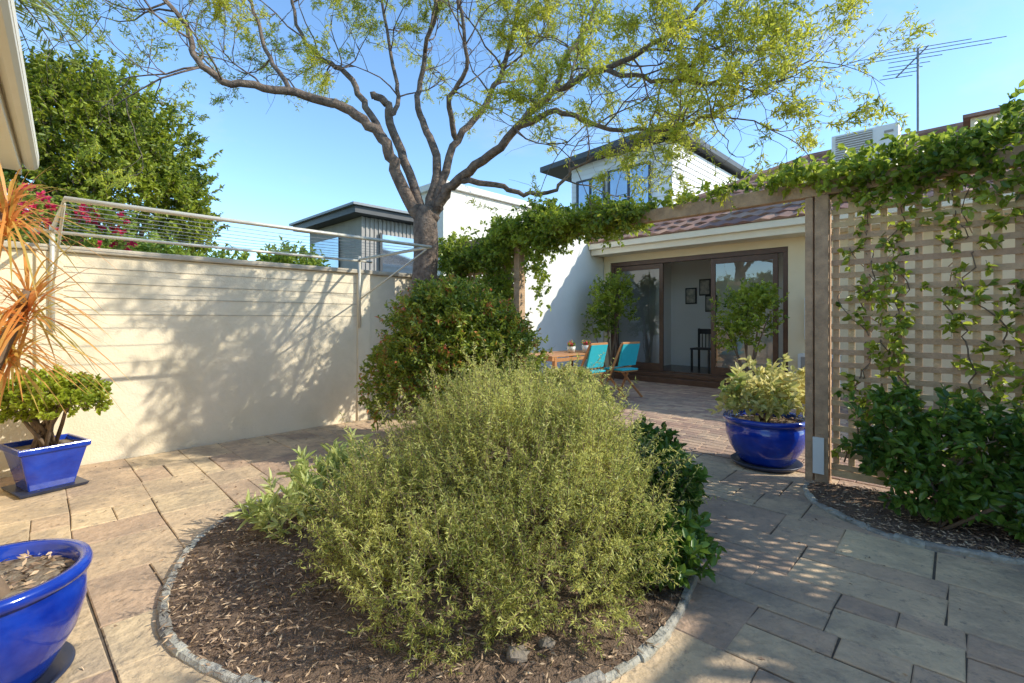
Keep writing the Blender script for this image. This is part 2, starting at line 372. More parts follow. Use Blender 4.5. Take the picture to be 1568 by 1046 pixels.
# ------------------------------------------------------------------ pergola + lattice
e=empty('timber_pergola')
mb=MB(True)
for x in (-.95,-4.43,3.0): mb.box(x-.05,x+.05,4.64,4.76,-.02,2.38)
mb.box(-1.075,-1.015,4.66,4.75,-.02,2.38) ; mb.build('posts',['timber'],e,bevel=.006)
mb=MB(True); mb.box(-6.02,3.1,4.655,4.745,2.382,2.51); mb.build('beam',['timber'],e,bevel=.006)
mb=MB(True); mb.box(-1.01,-.93,4.625,4.638,.08,.38); mb.build('post_shoe',['ac'],e)
def lattice(name,x0,x1,y,z0,z1,p=.104,w=.044):
    mb=MB(True); z=z0
    while z<z1: mb.box(x0,x1,y-.014,y-.003,z,z+w); z+=p
    x=x0+.01
    while x<x1: mb.box(x,x+w,y+.001,y+.012,z0,z1); x+=p
    mb.box(x0,x1,y-.02,y+.02,z0-.06,z0-.004)
    return mb.build(name,['lat'])
lattice('lattice_screen',-.89,2.94,4.70,.13,2.37)
lattice('lattice_screen',-6.0,-4.49,4.70,.13,2.37)

# ------------------------------------------------------------------ vines
def yv(A): A=np.asarray(A,float); return np.column_stack([CA*A[:,0]+SA*A[:,1],-SA*A[:,0]+CA*A[:,1],A[:,2]])
def vine(name,regions,stems,L=.055,W=.036):
    f=Fol()
    for (x0,x1,y0,y1,z0,z1,n,sag) in regions:
        P=np.column_stack([rng.uniform(x0,x1,n),rng.normal((y0+y1)/2,(y1-y0)/3,n),rng.uniform(0,1,n)])
        bump=.55+.45*np.sin(P[:,0]*5.1)*np.sin(P[:,0]*2.3+1)+.15*rng.normal(size=n)
        P[:,2]=z0+(z1-z0)*P[:,2]*np.clip(bump,.35,1.15) if sag==0 else z1-(z1-z0)*P[:,2]*np.clip(bump,.3,1.2)
        P=yv(P); G=nrm(rdir(n)+np.array([-.1,-.25,.35 if sag==0 else -.1])); f.shoots(P,G,.13,9,L,W,.65,0,1,.0018)
    mb=MB(True)
    for (x,z0,z1,n) in stems:
        p=np.array([x,4.68,z0]); pts=[p.copy()]
        while p[2]<z1 and len(pts)<60:
            p=p+np.array([random.uniform(-.05,.05)+.02*math.sin(len(pts)*.5+x*9),0,random.uniform(.03,.08)]); p[1]=4.70+random.choice([-.03,-.028,.03]); pts.append(p.copy())
        mb.tube(pts,[.007-.004*i/len(pts) for i in range(len(pts))],5)
        pp=np.array(pts); k=rng.integers(0,len(pp),n); Q=pp[k]+rng.normal(size=(n,3))*np.array([.05,.02,.03]); Q[:,1]-=.02
        f.shoots(yv(Q),nrm(rdir(n)+np.array([-.3,-.5,.2])),.11,6,L,W,.65,0,1,.0018)
    e=empty(name); f.build('leaves',['f_vine','bark2'],e)
    if stems: mb.build('stems',['bark2'],e,smooth=True)
vine('climbing_vine',[(-1.3,3,4.5,4.85,2.5,2.76,700,0),(-.9,3,4.5,4.78,2.05,2.5,420,1),(-2.6,-1.2,4.6,4.8,2.5,2.64,60,0)],
     [(-.8,.2,1.6,12),(-.62,.3,2.4,44),(-.5,.2,1.9,28),(-.35,.2,2.4,50),(-.22,.2,2.0,34),(-.1,.2,2.4,52),(.05,.2,2.4,52),(.2,.2,2.4,52),(.35,.2,2.4,50),(.55,.2,2.4,50),(.9,.2,2.4,60),(1.4,.2,2.4,60),(2,.2,2.4,60),(2.5,.2,2.4,60)],L=.06,W=.038)
vine('climbing_vine',[(-6.05,-4.55,4.55,4.9,1.4,2.6,1500,0),(-6.0,-4.5,4.45,4.9,2.1,2.78,1200,0),(-4.7,-2.7,4.48,4.9,2.42,2.78,1500,0),(-4.6,-2.6,4.5,4.88,2.2,2.52,850,1),(-4.25,-3.95,4.6,4.8,1.6,2.4,110,1)],
     [(-5.7,.1,2.4,40),(-5.2,.1,2.4,40),(-4.8,.1,2.4,40)],L=.05,W=.032)

# ------------------------------------------------------------------ main tree
def sight(a,b,d): return Vector((a*d,d,1.35+b*d))
tree=empty('garden_tree')
mb=MB(); TS=[];TG=[]
def spline(pts,k=5):
    n=len(pts);out=[]
    for i in range(n-1):
        a,b,c,d=pts[max(0,i-1)],pts[i],pts[i+1],pts[min(n-1,i+2)]
        for t in range(k):
            t/=k; out.append(.5*((2*b)+(c-a)*t+(2*a-5*b+4*c-d)*t*t+(3*b-a-3*c+d)*t**3))
    out.append(pts[-1]); return out
def rv(): return Vector(rdir(1)[0])
def grow(p,d,L,r,lev,mx):
    pts=[p.copy()]; n=5; dd=d.copy()
    for i in range(n):
        dd=(dd+rv()*.36+Vector((0,0,.04))).normalized(); pts.append(pts[-1]+dd*L/n)
    mb.tube(pts,[r*(1-.6*i/n) for i in range(n+1)],5 if lev else 6)
    if lev<mx:
        for c in range(4 if lev==0 else 3):
            i=random.randint(2,n); side=rv(); side=(side-d*side.dot(d)).normalized()
            grow(pts[i],(dd*.75+side*.75+Vector((0,0,.08))).normalized(),L*random.uniform(.5,.8),r*.5,lev+1,mx)
    if lev>=mx:
        for i in range(2,n+1):
            TS.append(pts[i]); TG.append((pts[i]-pts[i-1]).normalized())
limbs=[
 ([(-.181,.19,6.7),(-.235,.297,6.6),(-.262,.365,6.5),(-.323,.426,6.4),(-.397,.453,6.3),(-.492,.48,6.1),(-.6,.497,5.9),(-.654,.547,5.8),(-.674,.608,5.8),(-.735,.69,5.7)],.095,.022,4,11),
 ([(-.178,.20,6.7),(-.225,.33,6.8),(-.253,.42,6.9),(-.262,.453,6.9),(-.292,.464,6.85)],.07,.05,9,0),
 ([(-.253,.42,6.9),(-.235,.46,7.1),(-.25,.55,7.4),(-.27,.67,7.6)],.04,.02,1,6),
 ([(-.174,.21,6.7),(-.157,.324,6.8),(-.18,.405,7.0),(-.195,.46,7.2),(-.18,.554,7.4),(-.154,.67,7.6)],.075,.025,3,7),
 ([(-.262,.365,6.5),(-.30,.44,6.7),(-.343,.507,6.9),(-.397,.547,7.0),(-.438,.595,7.1),(-.458,.69,7.2)],.055,.02,2,8),
 ([(-.165,.22,6.7),(-.145,.29,6.75),(-.114,.372,6.9),(-.053,.453,7.0),(-.012,.54,7.1),(.022,.69,7.2)],.075,.025,3,8),
 ([(-.165,.21,6.7),(-.151,.243,6.65),(-.114,.29,6.5),(-.046,.338,6.2),(.008,.399,6.0),(.089,.473,5.8),(.184,.52,5.6),(.292,.568,5.4),(.40,.66,5.3)],.09,.02,4,11),
 ([(.008,.399,6.0),(.089,.43,5.9),(.164,.405,5.7),(.238,.392,5.5),(.332,.395,5.3),(.42,.43,5.2)],.042,.013,2,10),
 ([(-.114,.29,6.5),(-.032,.281,6.3),(.022,.261,6.2),(.089,.27,6.1),(.136,.318,6.0),(.21,.35,5.9)],.045,.012,3,5),
 ([(.089,.473,5.8),(.11,.54,6.0),(.164,.622,6.1),(.194,.72,6.2)],.04,.018,1,7),
 ([(-.114,.372,6.9),(-.127,.46,6.5),(-.093,.54,6.2),(-.114,.68,6.0)],.045,.018,1,6),
 ([(.184,.52,5.6),(.27,.50,5.3),(.38,.49,5.0),(.48,.51,4.8)],.03,.014,1,9),
 ([(-.46,.475,6.2),(-.50,.54,6.4),(-.53,.62,6.6),(-.55,.70,6.7)],.035,.018,1,6),
 ([(.40,.66,5.3),(.46,.72,5.0),(.52,.80,4.6)],.02,.012,0,7),
 ([(-.18,.554,7.4),(-.12,.75,6.8),(-.05,.95,6.0)],.03,.015,0,4),
 ([(.022,.69,7.2),(.15,.9,6.4),(.2,1.1,5.4)],.03,.015,0,4),
]
for pts,r0,r1,st,ns in limbs:
    P3=spline([sight(*p) for p in pts],5); P3=[p+rv()*.026*(1 if 0<i<len(P3)-1 else 0) for i,p in enumerate(P3)]
    n=len(P3); mb.tube(P3,[r0+(r1-r0)*(i/(n-1))**.8 for i in range(n)],9)
    for k in range(ns):
        i=random.randint(min(st*5,n-2),n-1); d=(P3[i]-P3[i-1]).normalized(); side=rv(); side=(side-d*side.dot(d)).normalized()
        grow(P3[i],(d*.5+side*.8+Vector((0,0,.12))).normalized(),random.uniform(.75,1.2),max(.010,r1*.6),0,2)
T=spline([Vector((-1.30,6.72,-.05)),Vector((-1.27,6.7,.8)),Vector((-1.22,6.7,1.8)),Vector((-1.19,6.7,2.3)),Vector((-1.20,6.7,2.72)),Vector((-1.18,6.72,2.9))],5)
mb.tube(T,[.23-.06*min(1,i/10)-.03*max(0,(i-18)/7) for i in range(len(T))],14)
mb.build('trunk_and_limbs',['bark'],tree,smooth=True)
S=np.array(TS);G=np.array(TG)
ph=np.sin(S[:,0]*3.3+1)*np.sin(S[:,2]*3.7)+.6*np.sin(S[:,1]*2.9+.5)
rep=np.where(ph>.45,4,np.where(ph>.1,2,np.where(ph>-.2,1,0))); S=np.repeat(S,rep,0);G=np.repeat(G,rep,0)
G=nrm(G+rdir(len(G))*.8+np.array([0,0,-.12])); f=Fol(); f.shoots(S,G,.18,12,.055,.014,.6,0,1,.0015,needle=True)
f.build('leaves',['f_tree','bark2'],tree)
print('tree shoots',len(S))
# added unseen tree at the right, placed to dapple the near left paving
tree=empty('unseen_shade_tree'); mb=MB(); TS=[];TG=[]
mb.tube(spline([Vector((4.9,.55,0)),Vector((4.85,.55,1.4)),Vector((4.7,.6,2.6)),Vector((4.6,.65,3.0))],4),[.09-.004*i for i in range(13)],10)
for k in range(8):
    a=k*.8; grow(Vector((4.65,.62,2.8)),Vector((math.cos(a)*.9,math.sin(a)*.55,.6)).normalized(),random.uniform(.8,1.1),.035,0,2)
mb.build('trunk_and_limbs',['bark'],tree,smooth=True)
S=np.array(TS);G=np.array(TG); ph=np.sin(S[:,0]*4.3+1)*np.sin(S[:,1]*4.7); rep=np.where(ph>0,3,0); S=np.repeat(S,rep,0);G=np.repeat(G,rep,0)
f=Fol(); f.shoots(S,nrm(G+rdir(len(G))*.8),.18,8,.075,.03,.6,0,1,.002,needle=True); f.build('leaves',['f_tree','bark2'],tree)

# ------------------------------------------------------------------ shrubs
shrub('rosemary_bush',[(.03,2.95,.40,.74,.80,.56),(-.58,2.65,.26,.48,.52,.38),(.40,2.6,.34,.46,.55,.44),(-.1,3.3,.58,.46,.5,.46),(.15,2.3,.28,.50,.48,.36),(.35,3.2,.54,.40,.48,.42),(-.25,2.18,.22,.46,.42,.28),(-.48,3.2,.38,.40,.4,.42),(.55,2.95,.30,.30,.4,.36),(-.05,2.7,.62,.28,.28,.28),(.33,2.85,.66,.24,.25,.24),(-.72,2.4,.28,.25,.25,.25)],
      5200,.20,32,.027,.0050,'f_rose',up=.9,jit=.38,spread=.6,needle=True,base=(0,2.6,.05),stems=40,inner=.2,r=.0018,zmin=-.7,sr=.014,stray=800)
shrub('grey_leaf_shrub',[(-1.38,3.0,.20,.22,.22,.16),(-1.25,3.15,.28,.18,.2,.17),(-1.12,3.35,.32,.16,.18,.17)],52,.24,22,.09,.022,'f_grey',up=1.6,jit=.3,spread=.5,base=(-1.25,3.15,.05),stems=8,inner=.15,r=.005,sr=.008,bark='f_grey')
shrub('camellia_shrub',[(.92,3.05,.26,.28,.36,.26),(.78,2.5,.16,.24,.24,.18),(1.0,3.5,.30,.24,.3,.28)],480,.10,9,.06,.032,'f_dark',up=.4,base=(.9,3,.05),inner=.4)
shrub('low_golden_shrub',[(.72,6.1,.42,.38,.35,.36),(.95,5.9,.3,.3,.3,.28)],420,.13,10,.055,.03,'f_var',base=(.75,6.0,0),inner=.3)
shrub('photinia_shrub',[(-.62,5.1,.95,.78,.72,.80),(-.35,5.1,.75,.72,.7,.72),(-.95,5.1,.65,.60,.6,.62),(-.75,4.9,1.35,.35,.4,.38),(-.2,5.0,1.1,.4,.4,.4)],4300,.12,12,.048,.020,'f_ball',up=.7,base=(-.6,5.1,0),inner=.25,sr=.02,stray=250)
shrub('gardenia_shrub',[(2.95,3.10,.42,.40,.24,.36),(3.3,2.78,.38,.38,.24,.34),(2.68,3.38,.52,.25,.2,.38),(3.7,2.4,.45,.4,.25,.4),(2.75,3.15,.25,.28,.2,.2),(3.15,2.8,.2,.33,.2,.2)],720,.12,9,.07,.036,'f_dark',up=.4,base=(2.75,3.1,.03),inner=.3,stems=9,sr=.013,zmin=-.8,stray=60)
# background planting
shrub('large_background_tree',[(-10.6,12.2,4.6,2.7,2.6,3.0),(-9.3,11.8,3.8,1.7,1.7,2.3),(-11.6,12.3,5.4,2.0,2.0,2.3),(-8.8,12.0,3.0,1.5,1.5,1.9),(-10.2,11.4,5.6,1.7,1.6,1.7),(-12.6,12.3,4.6,2.0,2.0,2.2),(-9.2,11.2,5.4,.9,.9,.9),(-8.2,11.6,4.1,.8,.8,.9),(-10.9,10.9,4.6,1.1,1.0,1.0),(-9.6,10.8,3.9,.9,.9,.9)],
      5000,.38,15,.12,.055,'f_bg',up=.6,base=(-10.5,12.2,0),inner=.2,stems=8,sr=.12,r=.006,bark='bark',stray=200)
shrub('background_hedge',[(-7.0,9.0,1.9,1.3,.7,1.0),(-5.6,9.3,1.7,1.0,.7,.9),(-4.4,9.6,1.9,.8,.6,.9),(-8.4,8.3,2.0,1.1,.7,1.0)],1700,.25,11,.10,.05,'f_bg2',up=.8,base=(-6,9.2,0),inner=.3,r=.004,stray=100)
f=Fol(); LB=[(-5.05,5.75,1.95,.38,.4,.62),(-5.7,5.5,2.2,.45,.4,.62),(-4.85,5.7,2.3,.25,.25,.35)]
P_,d_=lobes_pts(LB,420); f.shoots(P_,nrm(d_+rdir(len(d_))*.5),.16,9,.06,.035,.65,0,2,.003)
P_,d_=lobes_pts(LB,190,.95,1.12); f.shoots(P_,nrm(d_+rdir(len(d_))*.4),.08,14,.045,.036,.75,1,2,.002)
e=empty('bougainvillea_shrub'); f.build('foliage',['f_bg2','f_pink','bark2'],e)
mb=MB(); mb.tube([(-5.3,5.8,0),(-5.25,5.8,1.0),(-5.15,5.75,2.0)],[.04,.03,.02],6); mb.build('stem',['bark2'],e)
def pottree(name,x,y,h,w,leaf,n=420):
    shrub(name,[(x,y,h*.68,w,w*.85,h*.30),(x-.15,y,h*.5,w*.75,w*.7,h*.25),(x+.2,y+.05,h*.82,w*.6,w*.6,h*.2)],n,.16,9,.07,.036,leaf,up=.4,base=(x,y,0),inner=.15,stems=7,sr=.018,rmin=.3)
pottree('doorway_shrub',4.10,8.35,2.05,.62,'f_vine'); x,y=Yd(-5.9,9.2); pottree('corner_shrub',x,y,2.4,.62,'f_vine')

# ------------------------------------------------------------------ pots
def round_pot(name,x,y,r,h,stand=.04):
    e=empty(name); mb=MB()
    mb.lathe(x,y,[(r*.3,stand+.01),(r*.60,stand),(r*.66,stand+.03),(r*.86,stand+h*.35),(r*.955,stand+h*.62),(r*.95,stand+h*.80),(r*.90,stand+h*.86),(r*.93,stand+h*.885),(r*1.0,stand+h*.90),(r*1.015,stand+h*.95),(r*.99,stand+h),(r*.90,stand+h*1.0),(r*.87,stand+h*.97),(r*.85,stand+h*.8)],64)
    mb.build('glazed_body',['blue'],e,smooth=True)
    mb=MB(); mb.lathe(x,y,[(r*.3,.006),(r*.72,.006),(r*.84,.045),(r*.82,.05),(r*.70,.02),(r*.3,.02)],48); mb.build('saucer',['saucer'],e,smooth=True)
    mb=MB(); mb.lathe(x,y,[(r*.865,stand+h*.86),(r*.6,stand+h*.885),(r*.3,stand+h*.87),(.001,stand+h*.89)],32); mb.build('soil',['soil'],e,smooth=True)
    f=Fol(); n=260; a=rng.uniform(0,6.28,n); q=np.sqrt(rng.random(n))*r*.82; D=rdir(n); D[:,2]*=.3
    f.leaves(np.column_stack([x+np.cos(a)*q,y+np.sin(a)*q,np.full(n,stand+h*.9)]),nrm(D),.04,.012,0,needle=True); f.build('mulch_chips',['chip'],e)
    return e
round_pot('round_blue_pot',2.36,4.5,.36,.42)
shrub('variegated_pot_plant',[(2.36,4.5,.60,.40,.38,.20),(2.2,4.4,.62,.24,.24,.18),(2.55,4.5,.66,.25,.25,.2)],130,.15,9,.08,.040,'f_var',up=.6,base=(2.36,4.5,.4),inner=.3,stems=14,sr=.008,stray=40)
round_pot('round_blue_pot',-1.90,1.73,.30,.395)
e=empty('square_blue_pot'); x,y=-3.76,3.90; mb=MB(); 
def ring(w,z): return [Vector((x,y,z))+Matrix.Rotation(math.radians(-30),3,'Z')@Vector((a*w/2,b*w/2,0)) for a,b in((-1,-1),(1,-1),(1,1),(-1,1))]
rs=[ring(.28,.03),ring(.28,.035),ring(.40,.32),ring(.44,.325),ring(.44,.37),ring(.39,.37),ring(.37,.31)]
vs=[v for r_ in rs for v in r_]; fs=[(i*4+k,i*4+(k+1)%4,(i+1)*4+(k+1)%4,(i+1)*4+k) for i in range(6) for k in range(4)]; mb.add(vs,fs); mb.add(rs[0],[(3,2,1,0)]); mb.build('glazed_body',['blue'],e,bevel=.01)
mb=MB(); mb.add(ring(.375,.33),[(0,1,2,3)]); mb.build('soil',['soil'],e)
mb=MB(); mb.add(ring(.40,.006)+ring(.42,.028),[(4,5,6,7),(0,1,5,4),(1,2,6,5),(2,3,7,6),(3,0,4,7)]); mb.build('saucer',['saucer'],e)
shrub('jade_plant',[(-3.76,3.90,.76,.40,.36,.17),(-3.98,3.82,.64,.26,.26,.17),(-3.48,3.85,.66,.22,.24,.14)],500,.07,12,.042,.026,'f_jade',up=1,base=(x,y,.33),inner=.2,stems=14,sr=.016,r=.004,floor=.45)

# cordyline
e=empty('cordyline_plant'); mb=MB()
heads=[(-1.80,1.80,1.46),(-1.92,1.84,1.80),(-1.97,1.9,1.30)]
mb.tube([(-1.79,1.70,.34),(-1.84,1.69,.44),(-1.95,1.70,.55),(-2.0,1.74,.8),(-1.95,1.78,1.1),(-1.87,1.8,1.3),heads[0]],[.04,.034,.03,.027,.024,.02,.016],8)
mb.tube([(-2.0,1.74,.8),(-2.05,1.8,1.2),(-1.97,1.82,1.6),heads[1]],[.024,.02,.018,.015],8); mb.tube([(-2.0,1.74,.8),(-2.08,1.85,1.1),heads[2]],[.02,.018,.015],8)
mb.build('trunk',['bark2'],e,smooth=True)
mb=MB()
for hx,hy,hz in heads:
    for i in range(120):
        a=random.uniform(0,6.283); el=random.uniform(-.6,1.35); L=random.uniform(.20,.40); w=random.uniform(.0035,.0065)
        d=Vector((math.cos(a)*math.cos(el),math.sin(a)*math.cos(el),math.sin(el))); s=Vector((-math.sin(a),math.cos(a),0)); p=Vector((hx,hy,hz-random.uniform(0,.14)))
        vs=[];K=5; dr=random.uniform(.1,.3)
        for k in range(K+1):
            t=k/K; c=p+d*L*t+Vector((0,0,-dr*L*2*t*t)); ww=w*math.sin(math.pi*(.15+.85*t)) if k<K else .0005
            vs+= [c-s*ww,c+s*ww]
        mb.add(vs,[(2*k,2*k+1,2*k+3,2*k+2) for k in range(K)])
mb.build('leaves',['f_cord'],e)

# palm in the distance, upper left
e=empty('palm_tree'); f=Fol(); base=Vector((-10.1,9.0,7.8)); mb=MB(); mb.tube([(-10.1,9,0),(-10.2,9,4),base],[.2,.16,.14],10); 
for i in range(16):
    a=i*.39+.2; d=Vector((math.cos(a),math.sin(a),.55)); pts=[base+d*t*1.5+Vector((0,0,-1.6*t*t)) for t in np.linspace(0,1,14)]
    mb.tube(pts,[.03-.0018*k for k in range(14)],5)
    A=np.array(pts); k=rng.integers(1,14,130); P_=A[k]+rng.normal(size=(130,3))*.03; s=np.array([-math.sin(a),math.cos(a),0])
    D=nrm(s*rng.choice([-1,1],130)[:,None]+np.array([d.x,d.y,-.5])*.5+rdir(130)*.15); f.leaves(P_,D,.4,.03,0,needle=True)
f.build('fronds',['f_palm'],e); mb.build('trunk',['bark'],e,smooth=True)

# ------------------------------------------------------------------ main house
e=empty('house')
mb=MB(True)
mb.box(-6.6,-6.42,10.0,10.2,0,3.1); mb.box(-2.58,3.6,10.0,10.2,0,3.1); mb.box(-6.42,-2.58,10.0,10.2,2.72,3.1); mb.box(-6.6,-6.4,10.2,16,0,3.1); mb.box(3.4,3.6,10.2,16,0,3.1); mb.box(-6.6,3.6,16,16.2,0,3.1)
mb.build('walls',['cream'],e)
mb=MB(True)
mb.box(-6.6,3.9,9.46,9.50,2.86,3.04); mb.box(-6.58,3.9,9.50,9.998,2.87,2.89); mb.box(-6.6,3.9,9.36,9.458,2.99,3.12); mb.build('fascia_and_gutter',['trim'],e,bevel=.008)
mb=MB(True); mb.box(-6.41,-2.4,9.6,9.998,.0,.12); mb.box(-6.41,-2.5,9.8,9.997,.121,.20); mb.build('door_step',['dframe'],e,bevel=.006)
mb=MB(True)
mb.box(-6.41,-2.59,10.02,10.16,2.62,2.718); mb.box(-6.41,-2.59,10.02,10.16,.15,.22)
for x in (-6.41,-2.67): mb.box(x,x+.08,10.02,10.16,.222,2.618)
def panel(x0,x1,y):
    w=.09; mb.box(x0,x0+w,y,y+.045,.225,2.61); mb.box(x1-w,x1,y,y+.045,.225,2.61); mb.box(x0+w,x1-w,y,y+.045,.225,.38); mb.box(x0+w,x1-w,y,y+.045,2.50,2.61)
panel(-6.32,-5.08,10.03); panel(-4.02,-2.76,10.03); mb.build('sliding_door_frames',['dframe'],e,bevel=.004)
mb=MB(True)
for a,b,y in((-6.23,-5.17,10.05),(-3.93,-2.85,10.05)): mb.add([(a,y,.38),(b,y,.38),(b,y,2.5),(a,y,2.5)],[(0,1,2,3)])
mb.build('door_glass',['glass'],e)
mb=MB(True)
mb.add([(-6.4,10.2,.2),(3.4,10.2,.2),(3.4,16,.2),(-6.4,16,.2)],[(0,1,2,3)],1)
mb.add([(-6.4,10.2,2.9),(3.4,10.2,2.9),(3.4,16,2.9),(-6.4,16,2.9)],[(3,2,1,0)],0)
mb.box(-6.4,3.4,11.8,11.9,.2,2.9); mb.box(-5.85,-5.75,11.2,11.8,.2,2.9); mb.box(-6.395,-6.37,10.21,11.8,.2,2.9); mb.box(-1.2,-1.1,10.21,11.8,.2,2.9)
mb.build('interior',['iwall','wfloor'],e)
mb=MB(True)
for x,z in((-5.35,1.95),(-4.85,1.75),(-5.0,2.15)): mb.box(x,x+.28,11.76,11.798,z-.2,z+.2,0); mb.box(x+.03,x+.25,11.75,11.759,z-.17,z+.17,1)
mb.build('framed_pictures',['black','art'],e)
mb=MB(True); cx,cy=-4.65,11.2
for a,b in((-.2,-.2),(.2,-.2),(-.2,.2),(.2,.2)): mb.box(cx+a-.02,cx+a+.02,cy+b-.02,cy+b+.02,.2,.66 if b<0 else 1.15)
mb.box(cx-.23,cx+.23,cy-.23,cy+.23,.661,.70); mb.box(cx-.18,cx+.18,cy+.19,cy+.21,1.02,1.14)
for k in range(4): mb.box(cx-.13+k*.08,cx-.11+k*.08,cy+.195,cy+.205,.7,1.02)
mb.build('dining_chair',['black'],e)
mb=MB(True)
E=[(-6.9,9.34,3.12),(3.9,9.34,3.12),(3.9,16.66,3.12),(-6.9,16.66,3.12)]; R1=(-2.9,13.0,5.1);R2=(.2,13.0,5.1)
def slope(a,b,c,d,w=.30,lift=.025):
    a,b,c,d=map(Vector,(a,b,c,d)); n=(b-a).cross(d-a).normalized(); H=((d+c)/2-(a+b)/2).length; rows=int(H/.32)
    for i in range(rows):
        t0=i/rows;t1=(i+1)/rows; p0=a.lerp(d,t0);p1=b.lerp(c,t0);q0=a.lerp(d,t1);q1=b.lerp(c,t1); m=max(1,int((p1-p0).length/w))
        for k in range(m):
            u0=k/m;u1=(k+1)/m
            A=p0.lerp(p1,u0);B=p0.lerp(p1,u1);C=q0.lerp(q1,u1);D=q0.lerp(q1,u0); Mi=(A+B)/2; Mj=(C+D)/2; l=n*lift
            mb.add([A+l,Mi+l*2.4,B+l,C,Mj+l*1.2,D,A,B],[(0,1,4,5),(1,2,3,4),(6,7,2,1,0)])
slope(E[0],E[1],R2,R1); slope(E[1],E[2],R2,R2); slope(E[2],E[3],R1,R2); slope(E[3],E[0],R1,R1)
up=Vector((0,0,.06))
for a,b in((E[0],R1),(E[3],R1),(E[1],R2),(E[2],R2),(R1,R2)): mb.tube([Vector(a)+up,Vector(b)+up],.09,8)
mb.build('tiled_roof',['tile'],e)
mb=MB(True); mb.box(-.15,1.6,12.0,13.5,4.2,4.98); mb.build('roof_dormer_wall',['cream'],e); mb=MB(True); mb.box(-.25,1.7,11.9,13.6,4.982,5.04); mb.build('roof_dormer_cap',['tile'],e)

# AC on roof
e=empty('rooftop_air_conditioner'); mb=MB(True)
mb.box(-2.05,-1.05,10.8,11.2,4.26,4.83,0); mb.build('casing',['ac'],e,bevel=.02)
mb=MB(True)
mb.box(-1.98,-1.42,10.79,10.797,4.30,4.79,1)
for k in range(11): mb.box(-1.98,-1.42,10.775,10.789,4.32+k*.043,4.332+k*.043,0)
mb.box(-1.25,-1.12,10.79,10.797,4.68,4.72,1); mb.build('fan_grille',['ac','grey'],e)
mb=MB(True)
for x in(-1.95,-1.15):
    mb.box(x-.02,x+.02,10.7,11.3,4.22,4.258); mb.box(x-.02,x+.02,10.72,10.76,3.8,4.218); mb.box(x-.02,x+.02,11.24,11.28,4.0,4.218)
mb.build('stand',['alu'],e)
mb=MB(True); mb.box(-2.35,-1.75,9.70,9.99,.15,.75,0); mb.box(-2.3,-2.05,9.93,9.99,1.0,1.75,0); mb.box(-2.3,-1.8,9.69,9.698,.2,.7,1); mb.build('wall_service_unit',['ac','grey'],bevel=.01)

# antenna
e=empty('tv_antenna'); mb=MB(True); ax,ay=-.95,13.0
mb.tube([(ax,ay,5.0),(ax,ay,6.95)],.022,8)
bd=Vector((.46,.17,.5)); c=Vector((ax,ay,6.8)); mb.tube([c-bd*.75,c+bd*.35],.015,6)
ed=Vector((.925,.383,0))
for t,l in((-.75,.28),(-.6,.3),(-.45,.3),(-.3,.35),(-.1,.45),(.05,1.15),(.2,1.3),(.33,.7)):
    p=c+bd*t; mb.tube([p-ed*l,p+ed*l],.008,5)
mb.build('mast_and_elements',['alu'],e)

# ------------------------------------------------------------------ neighbours
e=empty('neighbour_garage'); mb=MB(True); mb.box(-7.4,-6.62,5.12,13.5,0,3.62); mb.build('walls',['white'],e); mb=MB(True); mb.box(-7.5,-6.56,5.05,13.6,3.622,3.74); mb.build('parapet_cap',['board'],e,bevel=.01)
e=empty('two_storey_house')
mb=MB(True); mb.box(-10.6,-6.8,14,20,0,6.85,0)
z=3.4
while z<6.8: mb.add([(-6.79,14,z+.0),(-6.79,20,z),(-6.775,20,z-.001),(-6.775,14,z-.001),(-6.797,20,z+.17),(-6.797,14,z+.17)],[(3,2,4,5),(0,1,2,3)]); mb.add([(-10.6,13.99,z),(-6.8,13.99,z),(-6.8,13.975,z),(-10.6,13.975,z),(-6.8,13.997,z+.17),(-10.6,13.997,z+.17)],[(3,2,4,5)]); z+=.18
mb.build('weatherboard_walls',['board'],e)
mb=MB(True); mb.add([(-11.6,13.4,6.75),(-6.5,13.4,7.0),(-6.5,20.4,7.0),(-11.6,20.4,6.75),(-11.6,13.4,6.93),(-6.5,13.4,7.18),(-6.5,20.4,7.18),(-11.6,20.4,6.93)],[(0,3,2,1),(4,5,6,7),(0,1,5,4),(1,2,6,5),(2,3,7,6),(3,0,4,7)]); mb.build('skillion_roof',['dark'],e)
mb=MB(True)
for a,b,c_,d_ in((-10.3,-9.2,4.9,6.2),(-9.0,-7.5,4.9,6.3)):
    mb.box(a,b,13.93,13.96,c_,d_,0)
    for q in(a,(a+b)/2,b): mb.box(q-.035,q+.035,13.90,13.93,c_,d_,1)
    mb.box(a-.035,b+.035,13.90,13.93,d_,d_+.06,1); mb.box(a-.035,b+.035,13.90,13.93,c_-.06,c_,1)
mb.build('windows',['wglass','dark'],e)
e=empty('grey_clad_house')
mb=MB(True); mb.box(-16.4,-12.9,7,12,0,4.35,0)
y=7.0
while y<12: mb.box(-12.9,-12.87,y,y+.05,2,4.35,0); y+=.14
mb.build('walls',['grey'],e)
mb=MB(True); mb.box(-16.8,-12.5,6.6,12.4,4.36,4.55,0); mb.box(-16.9,-12.4,6.5,12.5,4.552,4.62,1); mb.build('roof',['dark','metal'],e)
mb=MB(True); mb.box(-12.86,-12.83,7.6,10.2,2.6,3.9,0)
for q in(7.6,8.9,10.2): mb.box(-12.83,-12.80,q-.04,q+.04,2.56,3.94,1)
mb.box(-16.0,-14.2,6.94,6.97,2.4,3.9,0); mb.build('windows',['wglass','dark'],e)
